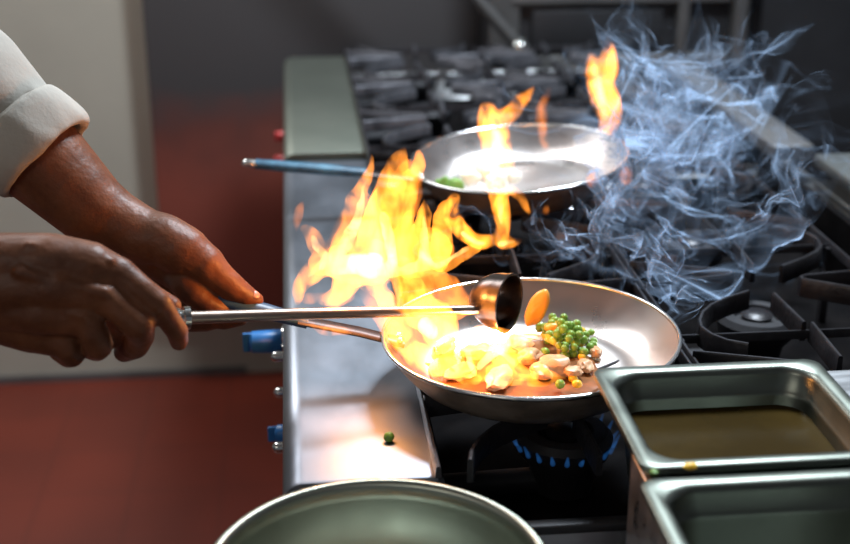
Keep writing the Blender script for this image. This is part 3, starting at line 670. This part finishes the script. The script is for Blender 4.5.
inpan = [(Yp, [(398, 335, 8), (412, 350, 12), (430, 362, 12), (450, 368, 10)]), (Yp - .02, [(440, 330, 14), (452, 350, 12), (458, 370, 9), (475, 378, 5)]),
         (Yp, [(470, 360, 9), (482, 350, 12), (495, 340, 14), (510, 338, 10), (530, 336, 5), (545, 332, 2)]), (Yp - .03, [(470, 372, 7), (490, 372, 9), (508, 360, 9), (520, 352, 5)]),
         (Yp - .02, [(505, 355, 9), (520, 370, 6), (535, 376, 4)]), (Yp - .01, [(490, 345, 10), (500, 362, 9), (515, 378, 5), (548, 378, 2.5)]), (Yp, [(470, 345, 8), (478, 332, 6), (486, 325, 3)]),
         (Yp + .01, [(530, 336, 4), (547, 336, 3.5), (558, 345, 3), (560, 358, 2)]), (Yp - .03, [(525, 352, 4), (535, 365, 5), (550, 374, 4), (566, 380, 2)]), (Yp - .03, [(500, 384, 2.5), (520, 383, 4), (545, 384, 3), (560, 381, 1.5)])]
incore = [(Yp, [(425, 325, 9), (432, 332, 8)]), (Yp - .01, [(478, 368, 4), (492, 352, 6), (505, 342, 6), (525, 338, 3)]), (Yp - .03, [(466, 350, 3), (472, 368, 4)]), (Yp - .02, [(500, 350, 5), (512, 366, 3)])]
flame('low bright flame burning in the food inside the front pan', inpan, core=incore, seed=4, fat=1.05)
Yb = 1.74
flame('tall yellow flame standing in the rear pan', [(Yb, [(492, 186, 7), (494, 168, 12), (497, 148, 14), (492, 128, 13), (488, 114, 9), (484, 106, 3)]), (Yb, [(492, 125, 11), (508, 115, 8), (520, 103, 6), (530, 93, 3), (534, 86, 1)]),
       (Yb, [(497, 150, 13), (508, 160, 8), (512, 168, 3)])], core=[(Yb, [(493, 178, 3), (497, 158, 5.5), (498, 142, 6), (494, 128, 3)])], seed=5)
flame('curling flame hanging between the rear pan and the front pan', [(1.5, [(497, 195, 8), (502, 212, 8), (504, 228, 6), (503, 240, 7), (512, 243, 5), (521, 240, 2)]), (1.5, [(508, 190, 4), (520, 196, 5), (526, 206, 3.5), (530, 215, 1.2)]),
       (1.5, [(455, 198, 5), (450, 212, 8), (458, 226, 8), (470, 240, 7), (484, 242, 7), (496, 236, 3)]), (1.5, [(503, 228, 5), (495, 238, 5), (490, 236, 3)])], core=[(1.5, [(462, 234, 2.5), (474, 242, 3), (484, 243, 2)]), (1.5, [(500, 243, 3), (514, 243, 2)]), (1.5, [(499, 200, 3), (502, 222, 2)])], seed=6, amp=.004)
flame('narrow orange flame wisp just right of the tall yellow flame', [(1.9, [(545, 146, 3), (542, 130, 5), (542, 112, 5.5), (546, 98, 3.5), (551, 88, 1.5)])], 'firedim', seed=7, amp=.003)
flame('orange flame rising behind the right rim of the rear pan', [(2.0, [(606, 132, 7), (610, 115, 10), (606, 98, 12), (599, 82, 10), (593, 68, 8), (590, 58, 3)]), (2.0, [(600, 82, 11), (608, 66, 10), (609, 52, 6), (607, 40, 2)])], 'fire', core=[(2.0, [(604, 118, 3), (600, 100, 4), (597, 82, 4), (594, 68, 3)])], seed=8, amp=.006)
for i, (u, v, r, y, lab) in enumerate(((592, 179, 6, 1.66, 'small flame spot just under the right rim of the rear pan'), (626, 176, 6, 1.9, 'small orange flame spot right of the rear pan'), (546, 210, 3.5, 1.6, 'tiny red flame tip below the rear pan'), (440, 143, 4, 2.0, 'faint orange flame tip left of the rear pan rim'), (636, 190, 3, 1.9, 'tiny orange ember of flame at the edge of the smoke'))):
    flame(lab, [(y, [(u - 1, v + r, r * .5), (u, v, r), (u + 1, v - r * 1.5, r * .3)])], 'firedim', seed=9 + i, amp=.002)
def glow(name, p, e, r=.02, c=(1, .36, .09)):
    l = bpy.data.lights.new(name, 'POINT'); l.energy = e; l.color = c; l.shadow_soft_size = r; l.specular_factor = .15; o = bpy.data.objects.new(name, l); COL.objects.link(o); o.location = p
glow('fire_light', aty(352, 258, Y0), 1.2, .018)
glow('fire_light', aty(490, 345, Yp), .45, .008)

# blue gas flames of the burner under the front pan
def bluemat():
    m = bpy.data.materials.new('blue_gas_flame'); n, l, out = nt(m); e = n.new('ShaderNodeEmission'); e.inputs[0].default_value = (.05, .32, 1, 1); e.inputs[1].default_value = 16; l.new(e.outputs[0], out.inputs['Volume']); return m
M['gas'] = bluemat()
gx, gy = .262, 1.17
gf = MB(); gf2 = MB()
for k in range(22):
    a = k / 22 * 2 * math.pi; h = .007 + .006 * random.random(); p = Vector((gx + .050 * math.cos(a), gy + .050 * math.sin(a), .858)); q2 = p + Vector((math.cos(a) * .006, math.sin(a) * .006, h))
    gf.capsule(p, q2, .003, .0014, 8)
tag(link('gas_flame', gf, M['gas'], loc=(gx, gy, .858), ang=180), 'ring of small blue gas jets under the front pan', 'gas flame', kind='stuff')

# ------------------------------------------------------------ smoke: thin folded sheets carried by turbulent air
def smoke_mat(a0=.018):
    m = bpy.data.materials.new('thin_smoke'); n, l, out = nt(m)
    g = n.new('ShaderNodeNewGeometry'); d = n.new('ShaderNodeVectorMath'); d.operation = 'DOT_PRODUCT'; l.new(g.outputs['Normal'], d.inputs[0]); l.new(g.outputs['Incoming'], d.inputs[1])
    ab = n.new('ShaderNodeMath'); ab.operation = 'ABSOLUTE'; l.new(d.outputs['Value'], ab.inputs[0])
    mx = n.new('ShaderNodeMath'); mx.operation = 'MAXIMUM'; mx.inputs[1].default_value = .035; l.new(ab.outputs[0], mx.inputs[0])
    at = n.new('ShaderNodeAttribute'); at.attribute_name = 'wisp'
    dv = n.new('ShaderNodeMath'); dv.operation = 'DIVIDE'; l.new(at.outputs['Fac'], dv.inputs[0]); l.new(mx.outputs[0], dv.inputs[1])
    ml = n.new('ShaderNodeMath'); ml.operation = 'MULTIPLY'; ml.inputs[1].default_value = a0; ml.use_clamp = True; l.new(dv.outputs[0], ml.inputs[0])
    tr = n.new('ShaderNodeBsdfTransparent'); df = n.new('ShaderNodeBsdfDiffuse'); tl = n.new('ShaderNodeBsdfTranslucent'); c = (.54, .73, 1.0, 1); df.inputs[0].default_value = c; tl.inputs[0].default_value = c
    ad = n.new('ShaderNodeMixShader'); ad.inputs[0].default_value = .5; l.new(df.outputs[0], ad.inputs[1]); l.new(tl.outputs[0], ad.inputs[2])
    mi = n.new('ShaderNodeMixShader'); l.new(ml.outputs[0], mi.inputs[0]); l.new(tr.outputs[0], mi.inputs[1]); l.new(ad.outputs[0], mi.inputs[2]); l.new(mi.outputs[0], out.inputs[0]); return m
M['smoke'] = smoke_mat(.030)
def curl(p, f, o):
    e = .06; q = p * f + o; A = nvec(q); X = nvec(q + Vector((e, 0, 0))) - A; Y = nvec(q + Vector((0, e, 0))) - A; Z = nvec(q + Vector((0, 0, e))) - A
    return Vector((Y.z - Z.y, Z.x - X.z, X.y - Y.x)) / e
def flow(p, t, fr, sd):
    return (curl(p, fr * .9, Vector((sd, 0, t * .6))) + .75 * curl(p, fr * 1.9, Vector((0, sd, t))) + .45 * curl(p, fr * 4.0, Vector((sd, sd, t * 1.5)))) * .30
def smoke(sheets):
    V = []; Fc = []; D = []
    for (A, B, height, spread, fr, sd, n, m, dens) in sheets:
        A = Vector(A); B = Vector(B); P = [A.lerp(B, i / (n - 1)) for i in range(n)]; off = len(V)
        for j in range(m):
            t = j / (m - 1)
            for i in range(n):
                p = P[i]; V.append(p[:]); s = i / (n - 1)
                edge = min(1, s * 5, (1 - s) * 5) * min(1, t * 8) * min(1, (1 - t) * 2.5)
                k = .30 + 1.9 * noise.noise(Vector((s * 8, t * 9, sd))); D.append(max(0, edge * max(0, k) * dens))
                P[i] = p + Vector((0, 0, height / m)) + flow(p, t, fr, sd) * spread / m * (.55 + .75 * t)
            if j:
                for i in range(n - 1):
                    a = off + (j - 1) * n + i
                    if D[a] + D[a + 1] + D[a + n] + D[a + n + 1] > .04: Fc.append((a, a + 1, a + n + 1, a + n))
    me = bpy.data.meshes.new('smoke'); me.from_pydata(V, [], Fc); me.update()
    at = me.attributes.new('wisp', 'FLOAT', 'POINT'); at.data.foreach_set('value', D); return me
sh = []
for k, (u0, v0, u1, v1, z, hgt, spr, fr, dens) in enumerate((
    (600, 275, 690, 262, .935, .26, .45, 9, 1.0), (620, 255, 740, 245, .935, .30, .55, 8, 1.0), (640, 240, 720, 240, .94, .33, .55, 11, 1.1),
    (630, 215, 740, 210, .94, .30, .55, 9, 1.1), (640, 195, 770, 190, .94, .28, .60, 10, 1.0), (650, 170, 740, 160, .95, .27, .50, 12, 1.1), (720, 240, 810, 220, .94, .16, .45, 10, .5),
    (570, 290, 640, 285, .93, .20, .30, 12, 1.1), (590, 285, 680, 275, .93, .24, .35, 14, 1.0), (665, 330, 705, 300, .94, .09, .20, 15, 1.2), (650, 230, 700, 190, .94, .34, .50, 16, 1.0), (500, 262, 560, 262, .95, .08, .25, 13, .35), (610, 235, 680, 200, .94, .33, .40, 12, 1.0), (760, 180, 830, 170, .96, .16, .35, 11, .4))):
    sh.append((atz(u0, v0, z), atz(u1, v1, z), hgt * .52, spr * .92, fr, 3.7 * k + 1, 140, 150, dens))
so_ = smoke(sh)
o = link('smoke', so_, M['smoke'], loc=aty(680, 200, 1.8), ang=180); tag(o, 'wispy blue-white smoke rising over the burners right of the rear pan', 'smoke', kind='stuff')
